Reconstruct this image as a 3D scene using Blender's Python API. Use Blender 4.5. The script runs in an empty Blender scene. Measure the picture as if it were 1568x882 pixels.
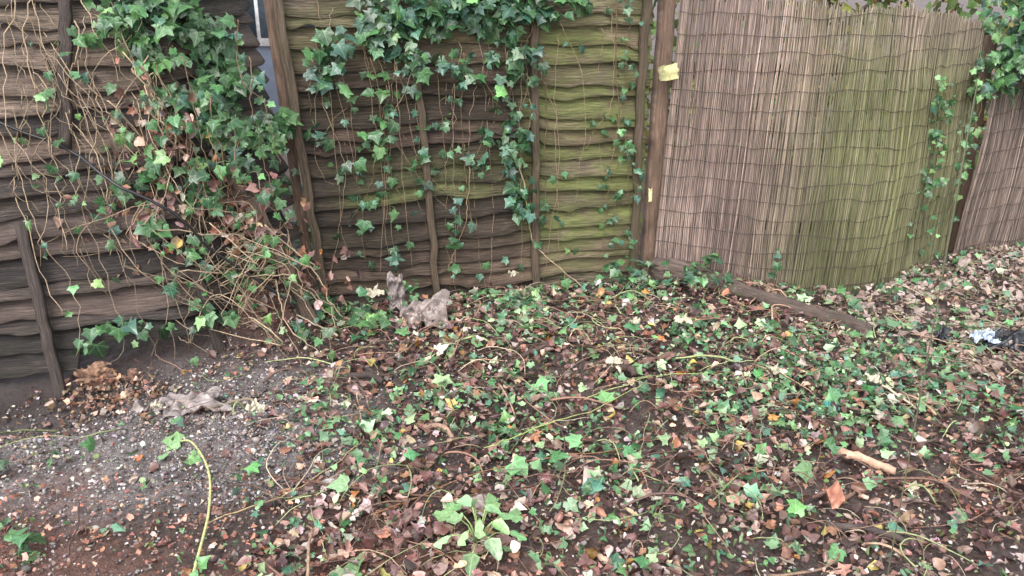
import bpy, math, numpy as np
from mathutils import Vector
R=np.random.default_rng(7)
sc=bpy.context.scene

# ---------------- noise helpers ----------------
def hsh(ix,iy,seed):
    n=(ix*374761393+iy*668265263+seed*14426951)&0xffffffff
    n=((n^(n>>13))*1274126177)&0xffffffff
    return ((n^(n>>16))&0xffff)/65535.0
def vn(x,y,seed=0):
    x=np.asarray(x,float);y=np.asarray(y,float)
    x,y=np.broadcast_arrays(x,y)
    ix=np.floor(x).astype(np.int64);iy=np.floor(y).astype(np.int64)
    fx=x-ix;fy=y-iy;fx=fx*fx*(3-2*fx);fy=fy*fy*(3-2*fy)
    a=hsh(ix,iy,seed);b=hsh(ix+1,iy,seed);c=hsh(ix,iy+1,seed);d=hsh(ix+1,iy+1,seed)
    return (a*(1-fx)+b*fx)*(1-fy)+(c*(1-fx)+d*fx)*fy-0.5
def fbm(x,y,seed=0,o=4):
    s=0;a=1
    for i in range(o):
        s=s+a*vn(x*2**i,y*2**i,seed+i*7);a*=.5
    return s
def ss(a,b,x):
    t=np.clip((np.asarray(x,float)-a)/(b-a),0,1);return t*t*(3-2*t)
def gau(x,y,cx,cy,sx,sy): return np.exp(-((x-cx)/sx)**2-((y-cy)/sy)**2)
def H(x,y):
    x=np.asarray(x,float);y=np.asarray(y,float)
    near=1-ss(7,14,np.hypot(x,y-3))
    h=.035*fbm(x*1.3,y*1.3,3,3)+.03*fbm(x*6,y*6,11,4)*near
    h=h+.40*gau(x,y,-1.2,3.98,.20,.28)+.10*gau(x,y,-1.5,3.75,.3,.2)
    h=h-.14*gau(x,y,-1.95,3.12,.38,.2)+.05*gau(x,y,-1.2,2.75,.5,.3)
    h=h+.07*gau(x,y,.2,3.9,.9,.35)+.07*gau(x,y,1.1,4.4,.5,.25)
    return h

# ---------------- mesh helpers ----------------
def mkmesh(name,V,tris=None,quads=None,col=None,uv=None,mat=None,smooth=False,parent=None):
    me=bpy.data.meshes.new(name)
    V=np.asarray(V,dtype=np.float32)
    me.vertices.add(len(V));me.vertices.foreach_set('co',V.ravel())
    idx=[];starts=[];tot=[];c=0
    if tris is not None and len(tris):
        t=np.asarray(tris,dtype=np.int32);idx.append(t.ravel());starts.append(c+np.arange(len(t))*3);tot.append(np.full(len(t),3));c+=t.size
    if quads is not None and len(quads):
        q=np.asarray(quads,dtype=np.int32);idx.append(q.ravel());starts.append(c+np.arange(len(q))*4);tot.append(np.full(len(q),4));c+=q.size
    idx=np.concatenate(idx);starts=np.concatenate(starts);tot=np.concatenate(tot)
    me.loops.add(len(idx));me.loops.foreach_set('vertex_index',idx.astype(np.int32))
    me.polygons.add(len(starts));me.polygons.foreach_set('loop_start',starts.astype(np.int32))
    try: me.polygons.foreach_set('loop_total',tot.astype(np.int32))
    except Exception: pass
    if smooth: me.polygons.foreach_set('use_smooth',np.ones(len(starts),dtype=bool))
    if col is not None:
        ca=me.color_attributes.new('Col','FLOAT_COLOR','POINT')
        cc=np.ones((len(V),4),dtype=np.float32);cc[:,:3]=col;ca.data.foreach_set('color',cc.ravel())
    if uv is not None:
        ul=me.uv_layers.new(name='UVMap')
        ul.data.foreach_set('uv',np.asarray(uv,dtype=np.float32)[idx].ravel())
    me.update(calc_edges=True);me.validate()
    if mat: me.materials.append(mat)
    ob=bpy.data.objects.new(name,me);sc.collection.objects.link(ob)
    if parent: ob.parent=parent
    return ob
def empty(name):
    e=bpy.data.objects.new(name,None);sc.collection.objects.link(e);return e
class B:
    def __init__(s): s.V=[];s.T=[];s.Q=[];s.C=[];s.U=[];s.n=0
    def add(s,V,T=None,Q=None,C=(1,1,1),U=None):
        V=np.asarray(V,float).reshape(-1,3);k=len(V)
        s.V.append(V)
        if T is not None and len(T): s.T.append(np.asarray(T)+s.n)
        if Q is not None and len(Q): s.Q.append(np.asarray(Q)+s.n)
        s.C.append(np.broadcast_to(np.asarray(C,float),(k,3)))
        s.U.append(np.zeros((k,2)) if U is None else np.asarray(U,float))
        s.n+=k
    def make(s,name,mat,smooth=False,parent=None):
        return mkmesh(name,np.concatenate(s.V),np.concatenate(s.T) if s.T else None,np.concatenate(s.Q) if s.Q else None,
            np.concatenate(s.C),np.concatenate(s.U),mat,smooth,parent)
def norm(a): return a/np.maximum(np.linalg.norm(a,axis=-1,keepdims=True),1e-9)
def frames(n,d):
    n=norm(n);d=d-(d*n).sum(-1,keepdims=True)*n;d=norm(d);x=np.cross(d,n)
    return np.stack([x,d,n],axis=-1)   # columns
def tube(b,P,r,C,sides=5):
    P=np.asarray(P,float);n=len(P)
    r=np.broadcast_to(np.asarray(r,float),(n,))
    t=norm(np.gradient(P,axis=0))
    ref=np.array([0.13,0.31,.94]);ref=ref if abs((t@ref)).mean()<.85 else np.array([1.,.1,0])
    u=norm(np.cross(t,ref));v=np.cross(t,u)
    a=np.arange(sides)*2*math.pi/sides
    V=P[:,None,:]+r[:,None,None]*(np.cos(a)[None,:,None]*u[:,None,:]+np.sin(a)[None,:,None]*v[:,None,:])
    i=np.arange(n-1)[:,None]*sides;j=np.arange(sides)[None,:];j2=(j+1)%sides
    Q=np.stack([i+j,i+j2,i+sides+j2,i+sides+j],-1).reshape(-1,4)
    V=V.reshape(-1,3)
    T=[[0,k+1,k] for k in range(1,sides-1)]+[[(n-1)*sides,(n-1)*sides+k,(n-1)*sides+k+1] for k in range(1,sides-1)]
    uv=np.stack([np.tile(a/6.28,n),np.repeat(np.linspace(0,1,n),sides)],-1)
    b.add(V,T,Q,C,uv)
def smooth_path(pts,n=24,jit=0,):
    pts=np.asarray(pts,float);m=len(pts)
    t=np.linspace(0,m-1,n);out=[]
    for q in t:
        i=min(int(q),m-2);f=q-i
        p0=pts[max(i-1,0)];p1=pts[i];p2=pts[i+1];p3=pts[min(i+2,m-1)]
        out.append(.5*((2*p1)+(-p0+p2)*f+(2*p0-5*p1+4*p2-p3)*f*f+(-p0+3*p1-3*p2+p3)*f**3))
    out=np.array(out)
    if jit: 
        w=np.cumsum(R.normal(0,1,(n,3)),0);w-=np.linspace(0,1,n)[:,None]*w[-1];out+=w*jit
    return out

# leaf templates
def ivy_tpl(k):
    r=np.random.default_rng(k+50)
    w=r.uniform(.8,1.1)
    half=np.array([[.10,-.07],[.30,-.14],[.48,-.02],[.42,.15],[.60,.42],[.35,.48],[.21,.72]])
    half=half*[w,1]+r.normal(0,.035,half.shape)
    L=half*[-1,1]+r.normal(0,.03,half.shape)
    ring=np.vstack([[[0,0]],half,[[r.normal(0,.05),1.0]],L[::-1]])
    inner=ring*.5+np.array([0,.17])
    V2=np.vstack([[[0,.33]],inner,ring])
    x,y=V2[:,0],V2[:,1]
    cup=r.uniform(-.5,.35);fold=r.uniform(-.05,.4);bend=r.uniform(-.6,.15)
    z=cup*(x**2)+fold*np.abs(x)+bend*(y-.3)**2+r.normal(0,.022,len(x))
    n=len(ring);T=[];Q=[]
    for i in range(n):
        j=(i+1)%n;T.append([0,1+i,1+j]);Q.append([1+i,1+n+i,1+n+j,1+j])
    return np.column_stack([x,y,z]),np.array(T),np.array(Q),np.column_stack([x,y])
def dead_tpl(k,wid=.32,flat=1.):
    r=np.random.default_rng(k+90)
    ys=np.linspace(0,1,6);w=wid*r.uniform(.8,1.25)*np.sin(np.pi*np.clip(ys,0.03,.97))**.75*(1+r.normal(0,.15,6))
    V=[];
    c1=r.uniform(-1.6,1.6)*flat;c2=r.uniform(-1.2,1.8)*flat;tw=r.uniform(-.8,.8)*flat
    for y,ww in zip(ys,w):
        for s in (-1,-.45,0,.45,1):
            x=s*ww+.05*r.normal()*(abs(s)==1);V.append([x,y,c1*x*x*1.6+c2*.35*(y-.5)**2+tw*x*(y-.5)+(.06*abs(s))+r.normal(0,.016)])
    V=np.array(V);Q=[]
    for i in range(5):
        for j in range(4):
            a=i*5+j;Q.append([a,a+1,a+6,a+5])
    return V,np.zeros((0,3),int),np.array(Q),V[:,:2].copy()
def frag_tpl(k):
    r=np.random.default_rng(k+300);n=6
    a=np.sort(r.uniform(0,6.28,n));rad=r.uniform(.25,.6,n)
    V=np.column_stack([np.cos(a)*rad,np.sin(a)*rad,r.normal(0,.08,n)]);V=np.vstack([[0,0,r.normal(0,.08)],V])
    T=np.array([[0,1+i,1+(i+1)%n] for i in range(n)]);return V,T,np.zeros((0,4),int),V[:,:2].copy()
IVY=[ivy_tpl(i) for i in range(14)]
DEAD=[dead_tpl(i) for i in range(12)]+[(v*[1,1,1.2],t,q,u) for v,t,q,u in (ivy_tpl(60+i) for i in range(4))]
OVAL=[dead_tpl(i+20,.3) for i in range(5)]
FRAG=[frag_tpl(i) for i in range(12)]
def leaves(b,tpls,P,N,D,S,C):
    P=np.asarray(P,float);n=len(P)
    if n==0:return
    F=frames(np.asarray(N,float),np.asarray(D,float));w=R.integers(0,len(tpls),n)
    S=np.broadcast_to(S,(n,));C=np.asarray(C,float)
    for k,(V,T,Q,U) in enumerate(tpls):
        m=np.where(w==k)[0]
        if len(m)==0: continue
        X=np.einsum('nij,vj->nvi',F[m],V)*S[m][:,None,None]+P[m][:,None,:]
        kv=len(V);off=(np.arange(len(m))*kv)[:,None,None]
        TT=(T[None]+off).reshape(-1,3) if len(T) else None
        QQ=(Q[None]+off).reshape(-1,4) if len(Q) else None
        b.add(X.reshape(-1,3),TT,QQ,np.repeat(C[m],kv,0),np.tile(U,(len(m),1)))
def pal(cols,w,n,var=.25):
    cols=np.array(cols,float);w=np.array(w,float);i=R.choice(len(cols),n,p=w/w.sum())
    c=cols[i]*np.exp(R.normal(0,var,(n,1)))*np.exp(R.normal(0,.07,(n,3)));return np.clip(c,0.003,.9)
GREEN=[(.027,.068,.033),(.05,.12,.052),(.076,.18,.07),(.15,.29,.11),(.052,.13,.09)]
def greens(n,w=(3,4,2.5,.8,2)): return pal(GREEN,w,n,.25)
DEADC=[(.065,.034,.031),(.14,.073,.062),(.23,.135,.115),(.31,.16,.10),(.42,.30,.22),(.42,.19,.06),(.48,.38,.12),(.48,.40,.37)]

# ---------------- materials ----------------
def newmat(name):
    m=bpy.data.materials.new(name);m.use_nodes=True;nt=m.node_tree;nt.nodes.clear()
    o=nt.nodes.new('ShaderNodeOutputMaterial');p=nt.nodes.new('ShaderNodeBsdfPrincipled');nt.links.new(p.outputs[0],o.inputs[0])
    return m,nt,p,o
def nd(nt,t,**k):
    n=nt.nodes.new(t)
    for a,v in k.items(): setattr(n,a,v)
    return n
def mth(nt,op,a,b=None,c=None):
    n=nd(nt,'ShaderNodeMath',operation=op)
    for i,v in enumerate((a,b,c)):
        if v is None: continue
        if isinstance(v,(int,float)): n.inputs[i].default_value=v
        else: nt.links.new(v,n.inputs[i])
    return n.outputs[0]
def mix(nt,f,a,b,bt='MIX'):
    n=nd(nt,'ShaderNodeMix',data_type='RGBA',blend_type=bt)
    for s,v in ((n.inputs[0],f),(n.inputs[6],a),(n.inputs[7],b)):
        if isinstance(v,(int,float)): s.default_value=v
        elif isinstance(v,tuple): s.default_value=(*v,1)
        else: nt.links.new(v,s)
    return n.outputs[2]
def noise(nt,vec,scale,detail=5,rough=.6,dist=0):
    n=nd(nt,'ShaderNodeTexNoise');n.inputs['Scale'].default_value=scale;n.inputs['Detail'].default_value=detail
    n.inputs['Roughness'].default_value=rough;n.inputs['Distortion'].default_value=dist
    nt.links.new(vec,n.inputs['Vector']);return n.outputs['Fac']
def ramp(nt,f,lo,hi):
    n=nd(nt,'ShaderNodeMapRange',clamp=True);n.inputs[1].default_value=lo;n.inputs[2].default_value=hi
    nt.links.new(f,n.inputs[0]);return n.outputs[0]
def mapping(nt,vec,scale):
    n=nd(nt,'ShaderNodeMapping');n.inputs['Scale'].default_value=scale;nt.links.new(vec,n.inputs['Vector']);return n.outputs[0]
def bump(nt,h,p,s=.4,d=.01):
    n=nd(nt,'ShaderNodeBump');n.inputs['Strength'].default_value=s;n.inputs['Distance'].default_value=d
    nt.links.new(h,n.inputs['Height']);nt.links.new(n.outputs[0],p.inputs['Normal'])

def mat_leaf(name,veins=True,rough=.36,trans=.15):
    m,nt,p,o=newmat(name)
    col=nd(nt,'ShaderNodeAttribute',attribute_name='Col').outputs['Color']
    tc=nd(nt,'ShaderNodeTexCoord')
    nz=noise(nt,tc.outputs['Object'],70,3)
    c=mix(nt,ramp(nt,nz,.3,.75),mix(nt,1.0,col,(.68,.68,.68),'MULTIPLY'),mix(nt,1.0,col,(1.3,1.26,1.22),'MULTIPLY'))
    if veins:
        sp=nd(nt,'ShaderNodeSeparateXYZ');nt.links.new(tc.outputs['UV'],sp.inputs[0])
        ang=mth(nt,'ABSOLUTE',mth(nt,'ARCTAN2',sp.outputs[0],sp.outputs[1]))
        rr=mth(nt,'POWER',mth(nt,'ADD',mth(nt,'MULTIPLY',sp.outputs[0],sp.outputs[0]),mth(nt,'MULTIPLY',sp.outputs[1],sp.outputs[1])),.5)
        d=mth(nt,'MINIMUM',ang,mth(nt,'MINIMUM',mth(nt,'ABSOLUTE',mth(nt,'SUBTRACT',ang,.98)),mth(nt,'ABSOLUTE',mth(nt,'SUBTRACT',ang,1.72))))
        d=mth(nt,'MULTIPLY',d,rr)
        v=mth(nt,'MULTIPLY',ramp(nt,d,.035,.008),.5)
        c=mix(nt,v,c,mix(nt,1.0,mix(nt,.3,col,(.3,.42,.2)),(1.5,1.5,1.5),'MULTIPLY'))
    g=nd(nt,'ShaderNodeNewGeometry')
    c=mix(nt,mth(nt,'MULTIPLY',g.outputs['Backfacing'],.5),c,mix(nt,.4,mix(nt,1.0,col,(1.7,1.6,1.6),'MULTIPLY'),(.36,.42,.32)) if veins else c)
    nt.links.new(c,p.inputs['Base Color']);p.inputs['Roughness'].default_value=rough
    tr=nd(nt,'ShaderNodeBsdfTranslucent');nt.links.new(c,tr.inputs[0])
    mx=nd(nt,'ShaderNodeMixShader');mx.inputs[0].default_value=trans
    nt.links.new(p.outputs[0],mx.inputs[1]);nt.links.new(tr.outputs[0],mx.inputs[2]);nt.links.new(mx.outputs[0],o.inputs[0])
    return m
M_ivy=mat_leaf('ivy_leaf',rough=.32,trans=.12);M_dead=mat_leaf('dead_leaf',False,.34,.0);M_tree=mat_leaf('tree_leaf',False,.55,.3)
def mat_attr(name,rough=.7,sc_=60,stretch=(1,1,1),amp=(.6,1.35),bs=.3):
    m,nt,p,o=newmat(name)
    col=nd(nt,'ShaderNodeAttribute',attribute_name='Col').outputs['Color']
    tc=nd(nt,'ShaderNodeTexCoord').outputs['Object']
    nz=noise(nt,mapping(nt,tc,stretch),sc_,5,.65)
    a=amp
    c=mix(nt,ramp(nt,nz,.3,.7),mix(nt,1.0,col,(a[0],)*3,'MULTIPLY'),mix(nt,1.0,col,(a[1],)*3,'MULTIPLY'))
    nt.links.new(c,p.inputs['Base Color']);p.inputs['Roughness'].default_value=rough
    bump(nt,nz,p,bs,.004);return m
M_stem=mat_attr('stem_bark');M_reed=mat_attr('reed',.6,30,(3,3,.25),(.6,1.3))
M_bark=mat_attr('rough_bark',.85,25,(1,1,.4),(.5,1.4),.8)
M_stone=mat_attr('stone',.8,40)
# fence wood: UV = along, height ; Col=(tone,algae,light)
def mat_wood(name,c1,c2,algae=(.29,.33,.105),hl=(.46,.34,.26)):
    m,nt,p,o=newmat(name)
    at=nd(nt,'ShaderNodeAttribute',attribute_name='Col').outputs['Color']
    s=nd(nt,'ShaderNodeSeparateColor');nt.links.new(at,s.inputs[0])
    uv=nd(nt,'ShaderNodeTexCoord').outputs['UV']
    g1=noise(nt,mapping(nt,uv,(2.5,48,1)),1.6,6,.7,2.2)
    g2=noise(nt,mapping(nt,uv,(7,260,1)),1.0,4,.6,.5)
    bl=noise(nt,mapping(nt,uv,(4,7,1)),1.3,5,.65)
    f=mth(nt,'ADD',mth(nt,'MULTIPLY',s.outputs[0],.8),mth(nt,'MULTIPLY',mth(nt,'SUBTRACT',g1,.5),2.0))
    base=mix(nt,ramp(nt,f,0,1),c1,c2)
    base=mix(nt,ramp(nt,g2,.35,.7),mix(nt,1.0,base,(.55,.53,.53),'MULTIPLY'),mix(nt,1.0,base,(1.25,1.25,1.25),'MULTIPLY'))
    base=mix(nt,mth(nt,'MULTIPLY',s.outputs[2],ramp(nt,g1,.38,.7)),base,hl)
    base=mix(nt,ramp(nt,bl,.42,.75),base,mix(nt,1.0,base,(.42,.38,.38),'MULTIPLY'))
    # knots
    vo=nd(nt,'ShaderNodeTexVoronoi');vo.inputs['Scale'].default_value=1.0;nt.links.new(mapping(nt,uv,(3.2,15,1)),vo.inputs['Vector'])
    base=mix(nt,mth(nt,'MULTIPLY',ramp(nt,vo.outputs['Distance'],.13,.05),.75),base,(.03,.018,.014))
    al=mth(nt,'MULTIPLY',s.outputs[1],ramp(nt,mth(nt,'ADD',bl,mth(nt,'MULTIPLY',g2,.45)),.52,.88))
    al=mth(nt,'MULTIPLY',al,1.2)
    base=mix(nt,mth(nt,'MINIMUM',al,.85),base,mix(nt,ramp(nt,g1,.35,.65),(.12,.14,.045),algae))
    nt.links.new(base,p.inputs['Base Color']);p.inputs['Roughness'].default_value=.6
    bump(nt,mth(nt,'ADD',mth(nt,'MULTIPLY',g1,1.5),g2),p,.9,.010);return m
M_wl=mat_wood('weathered_dark_wood',(.028,.024,.028),(.20,.145,.125))
M_wm=mat_wood('weathered_brown_wood',(.040,.028,.024),(.24,.16,.115))
M_post=mat_wood('post_wood',(.14,.08,.06),(.34,.21,.155))
def mat_plain(name,c,rough=.5,sc_=20,amp=.25,metal=0):
    m,nt,p,o=newmat(name);tc=nd(nt,'ShaderNodeTexCoord').outputs['Object']
    nz=noise(nt,tc,sc_,4);nt.links.new(mix(nt,ramp(nt,nz,.3,.7),tuple(x*(1-amp) for x in c),tuple(min(1,x*(1+amp)) for x in c)),p.inputs['Base Color'])
    p.inputs['Roughness'].default_value=rough;bump(nt,nz,p,.15,.01);return m

# ---------------- ground ----------------
def axis(lo,hi,st,far):
    c=list(np.arange(lo,hi,st));d=st;a=c[-1]
    while a<far: d*=1.35;a+=d;c.append(a)
    d=st;a=c[0];l=[]
    while a>-far: d*=1.35;a-=d;l.append(a)
    return np.array(l[::-1]+c)
gx=axis(-3.4,4.2,.022,400);gy=axis(1.2,6.2,.022,400)
X,Y=np.meshgrid(gx,gy);nx,ny=len(gx),len(gy)
Z=H(X,Y);core=((X>-3.4)&(X<4.2)&(Y>1.2)&(Y<6.2))
Z=Z+np.where(core,.020*fbm(X*22,Y*22,31,3),0)
gw=fbm(X*2,Y*2,5,3)
grav=ss(-.35,.35,.75-((X+1.25)/.85)**2-((Y-2.9)/.6)**2+gw*.8+.3)*(1)
mul=np.maximum(ss(0,.5,(2.60-Y)*1.3+gw*.9-.1)*ss(.5,-.3,X+gw*.5),ss(0,.6,.7-((X-1.7)/.6)**2-((Y-2.5)/.35)**2+gw))
mul=np.maximum(mul,ss(.1,.7,gau(X,Y,-1.2,3.95,.3,.35)+gw*.4))
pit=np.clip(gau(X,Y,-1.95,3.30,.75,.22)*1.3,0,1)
ii=np.arange(ny-1)[:,None]*nx+np.arange(nx-1)[None,:]
Q=np.stack([ii,ii+1,ii+nx+1,ii+nx],-1).reshape(-1,4)
m,nt,p,o=newmat('soil')
at=nd(nt,'ShaderNodeAttribute',attribute_name='Col').outputs['Color'];s=nd(nt,'ShaderNodeSeparateColor');nt.links.new(at,s.inputs[0])
tc=nd(nt,'ShaderNodeTexCoord').outputs['Object']
n1=noise(nt,tc,5,6,.7);n2=noise(nt,tc,60,6,.75);n3=noise(nt,tc,220,3,.7)
c=mix(nt,ramp(nt,n2,.35,.7),(.045,.032,.029),(.18,.125,.108))
gc=mix(nt,ramp(nt,n2,.3,.7),(.11,.092,.09),(.41,.36,.35))
vo=nd(nt,'ShaderNodeTexVoronoi');vo.inputs['Scale'].default_value=95;nt.links.new(tc,vo.inputs['Vector'])
vs=nd(nt,'ShaderNodeSeparateColor');nt.links.new(vo.outputs['Color'],vs.inputs[0])
spk=mth(nt,'MULTIPLY',mth(nt,'GREATER_THAN',vs.outputs[0],.84),ramp(nt,vo.outputs['Distance'],.45,.3))
gc=mix(nt,spk,gc,(.55,.52,.50))
gc=mix(nt,ramp(nt,n1,.48,.7),gc,mix(nt,1.0,gc,(.5,.46,.45),'MULTIPLY'))
c=mix(nt,s.outputs[0],c,gc)
rc=mix(nt,ramp(nt,n3,.35,.7),(.10,.045,.035),(.40,.21,.16))
c=mix(nt,mth(nt,'MULTIPLY',s.outputs[1],ramp(nt,n2,.25,.6)),c,rc)
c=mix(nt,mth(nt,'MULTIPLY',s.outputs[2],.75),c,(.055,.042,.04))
nt.links.new(c,p.inputs['Base Color']);nt.links.new(ramp(nt,n1,-.4,1.1),p.inputs['Roughness'])
bump(nt,mth(nt,'ADD',n2,mth(nt,'MULTIPLY',n3,.5)),p,1.0,.02)
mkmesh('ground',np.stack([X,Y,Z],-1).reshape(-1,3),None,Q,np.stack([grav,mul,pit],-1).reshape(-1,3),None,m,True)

# ---------------- fence panels ----------------
def panel(bb,S,L,h0,h1,step,algf,seed,ns=60,waney=.010,tonebase=.45,rng=None,prj=1.):
    k=0;h=h0;rr=np.random.default_rng(seed)
    while h<h1:
        a_,b_=(0,L) if rng is None else rng(k,L)
        s=np.linspace(a_,b_,ns)
        st=step*rr.uniform(.65,1.3)
        e=waney*(fbm(s*3,np.full(ns,k*3.3),seed,3)*2)+.45*waney*fbm(s*14,np.full(ns,k*2.1),seed+2,3)+rr.uniform(-.010,.010)+ (s/L-.5)*rr.normal(0,.018)
        for _ in range(3): e=e+rr.choice([-1,1])*.013*np.exp(-((s-rr.uniform(0,L))/rr.uniform(.02,.06))**2)
        lo=h+e;hi=h+st+.026+0*e;out=(.024+.014*vn(s*4,k*2.,seed+5)+rr.uniform(-.004,.010))*prj
        rows=[(lo,out+.001),(lo+.005,out+.009),((lo*.6+hi*.4),out*.62+.007),((lo+hi)/2+.01,out*.4+.004),(hi,0*out-.001),(hi,0*out-.008),(lo,out-.006)]
        Vs=[]
        for hh,of in rows:
            P,N=S(s,hh);Vs.append(P+N*of[:,None])
        V=np.stack(Vs,1);m_=len(rows)
        i=np.arange(ns-1)[:,None]*m_;j=np.arange(m_)[None,:];j2=(j+1)%m_
        Q=np.stack([i+j,i+j2,i+m_+j2,i+m_+j],-1).reshape(-1,4)
        tone=np.clip(tonebase+rr.normal(0,.32),0,1)
        ss_=np.repeat(s,m_);hh=np.stack([np.broadcast_to(r[0],s.shape) for r in rows],1).ravel()
        al,lt,tn=algf(ss_,hh)
        al=np.clip(al*rr.uniform(.45,1.3),0,1)
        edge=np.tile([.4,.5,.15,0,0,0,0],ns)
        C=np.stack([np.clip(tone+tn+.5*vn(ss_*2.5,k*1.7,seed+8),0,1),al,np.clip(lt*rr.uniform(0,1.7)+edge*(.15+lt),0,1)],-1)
        T=[[0,q+1,q] for q in range(1,m_-1)]+[[(ns-1)*m_,(ns-1)*m_+q,(ns-1)*m_+q+1] for q in range(1,m_-1)]
        bb.add(V.reshape(-1,3),T,Q,C,np.stack([ss_+rr.uniform(0,50),hh],-1))
        h+=st;k+=1
def beam(bb,P0,P1,w,d,nrm,C=(.5,0,.2),seg=14,jit=.003,taper=1.):
    P0=np.array(P0,float);P1=np.array(P1,float);t=norm(P1-P0);n=np.array(nrm,float);n=norm(n-(n@t)*t);x=np.cross(t,n)
    f=np.linspace(0,1,seg);L=np.linalg.norm(P1-P0);V=[];U=[]
    for q in f:
        c=P0+(P1-P0)*q+x*R.normal(0,jit)+n*R.normal(0,jit*.5);ww=w*(1+(taper-1)*q)*(1+R.normal(0,.03))
        b_=.12*w
        prof=[(-ww/2,d/2-b_),(-ww/2+b_,d/2),(ww/2-b_,d/2),(ww/2,d/2-b_),(ww/2,-d/2),(-ww/2,-d/2)]
        for k,(a,e) in enumerate(prof): V.append(c+x*a+n*e);U.append((L*q,a+k*.013+e))
    m_=6;i=np.arange(seg-1)[:,None]*m_;j=np.arange(m_)[None,:];j2=(j+1)%m_
    Q=np.stack([i+j,i+j2,i+m_+j2,i+m_+j],-1).reshape(-1,4)
    T=[[0,q+1,q] for q in range(1,5)]+[[(seg-1)*m_,(seg-1)*m_+q,(seg-1)*m_+q+1] for q in range(1,5)]
    bb.add(V,T,Q,C,np.array(U)+[R.uniform(0,40),R.uniform(0,40)])

# middle panel
A=np.array([-1.0,4.15]);Bp=np.array([.72,4.66]);TM=norm(Bp-A);LM=np.linalg.norm(Bp-A);NM=np.array([TM[1],-TM[0]])
def SM(s,h):
    s,h=np.broadcast_arrays(np.asarray(s,float),np.asarray(h,float))
    lean=-.075*(h/1.8)*(1-s/LM)        # left end leans left
    bulge=.04*vn(s*1.5,h*1.5,77)
    z=h+.05*vn(s*2.2,h*1.1,78)+.02*vn(s*6,h*2,79)
    P=np.stack([A[0]+TM[0]*(s+lean)+NM[0]*bulge,A[1]+TM[1]*(s+lean)+NM[1]*bulge,z],-1)
    return P,np.broadcast_to(np.array([NM[0],NM[1],0.]),P.shape)
def algM(s,h):
    x=s/LM
    a=ss(.58,.72,x)*(1-.85*ss(1.2,1.45,h))*(.3+.7*ss(.15,.4,h))*1.4
    a=a+.4*ss(.12,.0,abs(h-.66)-.05)*ss(.0,.2,x)*(1-ss(.6,.75,x))+.2*ss(1.0,1.4,h)+.05
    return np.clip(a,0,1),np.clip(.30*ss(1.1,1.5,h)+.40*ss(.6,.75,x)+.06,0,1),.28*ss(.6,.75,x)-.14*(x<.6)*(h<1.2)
mf=empty('wooden_fence_panel')
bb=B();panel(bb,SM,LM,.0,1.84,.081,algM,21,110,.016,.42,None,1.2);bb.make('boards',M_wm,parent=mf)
bb=B()
def onM(s,h,off): 
    P,N=SM(s,h);return P+N*off
for s0,w,al in ((.03,.045,.1),(.62,.035,.1),(1.17,.04,.12),(LM-.05,.045,.15)):
    beam(bb,onM(s0+.0,-.05,.055),onM(s0-(.05 if s0<1 else 0),1.82,.055),w,.028,[NM[0],NM[1],0],(.6,al,.35 if s0<.1 else .2),20,.005)
bb.make('battens',M_wm,parent=mf)
bb=B();beam(bb,onM(LM*.0,1.845,.02),onM(LM,1.845,.02),.05,.04,[NM[0],NM[1],0],(.5,.3,.1),20);bb.make('top_rail',M_wm,parent=mf)
def post(name,x,y,h,w,lean=(0,0),C=(.55,.08,.15)):
    bb=B();beam(bb,(x,y,-.3),(x+lean[0],y+lean[1],h),w,w,(NM[0],NM[1],0),C,24,.0015)
    return bb.make(name,M_post)
post('fence_post',.785,4.68,1.95,.075,(.03,0),(.7,.08,.3))
post('fence_post',-1.02,4.18,1.9,.048,(-.125,-.02),(.85,.03,.85))

# left panel (collapsed, leaning back, bent)
base=smooth_path([(-3.6,3.0,0),(-2.8,3.2,0),(-2.1,3.40,0),(-1.5,3.50,0),(-1.18,3.85,0),(-1.04,4.14,0)],40)
topp=smooth_path([(-3.4,3.45,0),(-2.6,3.62,0),(-1.95,3.80,0),(-1.55,3.98,0),(-1.38,4.16,0),(-1.31,4.3,0)],40)
seg=np.r_[0,np.cumsum(np.linalg.norm(np.diff(base,axis=0),axis=1))];LL=seg[-1]
def SL(s,h):
    s,h=np.broadcast_arrays(np.asarray(s,float),np.asarray(h,float))
    f=h/1.75;o=[]
    for k in (0,1): o.append(np.interp(s,seg,base[:,k])*(1-f)+np.interp(s,seg,topp[:,k])*f)
    z=h*.99+.14*(s/LL-.55)*(1-.8*f)+.06*vn(s*1.6,h*1.2,9)+.02*vn(s*5,h*2,19)-.03
    o[1]=o[1]+.06*vn(s*2.2,h*1.5,10)
    P=np.stack([o[0],o[1],z],-1)
    dx=np.interp(s+.05,seg,base[:,0])-np.interp(s-.05,seg,base[:,0]);dy=np.interp(s+.05,seg,base[:,1])-np.interp(s-.05,seg,base[:,1])
    N=norm(np.stack([dy,-dx,0*dx+.03],-1));return P,N
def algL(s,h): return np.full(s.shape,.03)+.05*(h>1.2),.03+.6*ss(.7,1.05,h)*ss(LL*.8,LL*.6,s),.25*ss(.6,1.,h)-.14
lf=empty('wooden_fence_panel')
def rngL(k,L):
    return {0:(.0,1.75),1:(0,2.42),3:(0,L-.25),5:(0,L-.1)}.get(k,(0,L))
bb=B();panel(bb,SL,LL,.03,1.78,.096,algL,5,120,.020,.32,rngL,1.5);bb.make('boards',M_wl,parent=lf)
bb=B()
def onL(s,h,off):
    P,N=SL(s,h);return P+N*off
for s0,ds,hh0,hh1 in ((.62,-.02,-.05,1.78),(1.70,-.20,-.10,.72),(1.70,0.,1.0,1.78),(2.34,-.10,-.05,.42)):
    beam(bb,onL(s0,hh0,.075),onL(s0+ds,hh1,.075),.045,.028,onL(s0,.5,1)-onL(s0,.5,0),(.35,.02,.15),16,.004)
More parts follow.
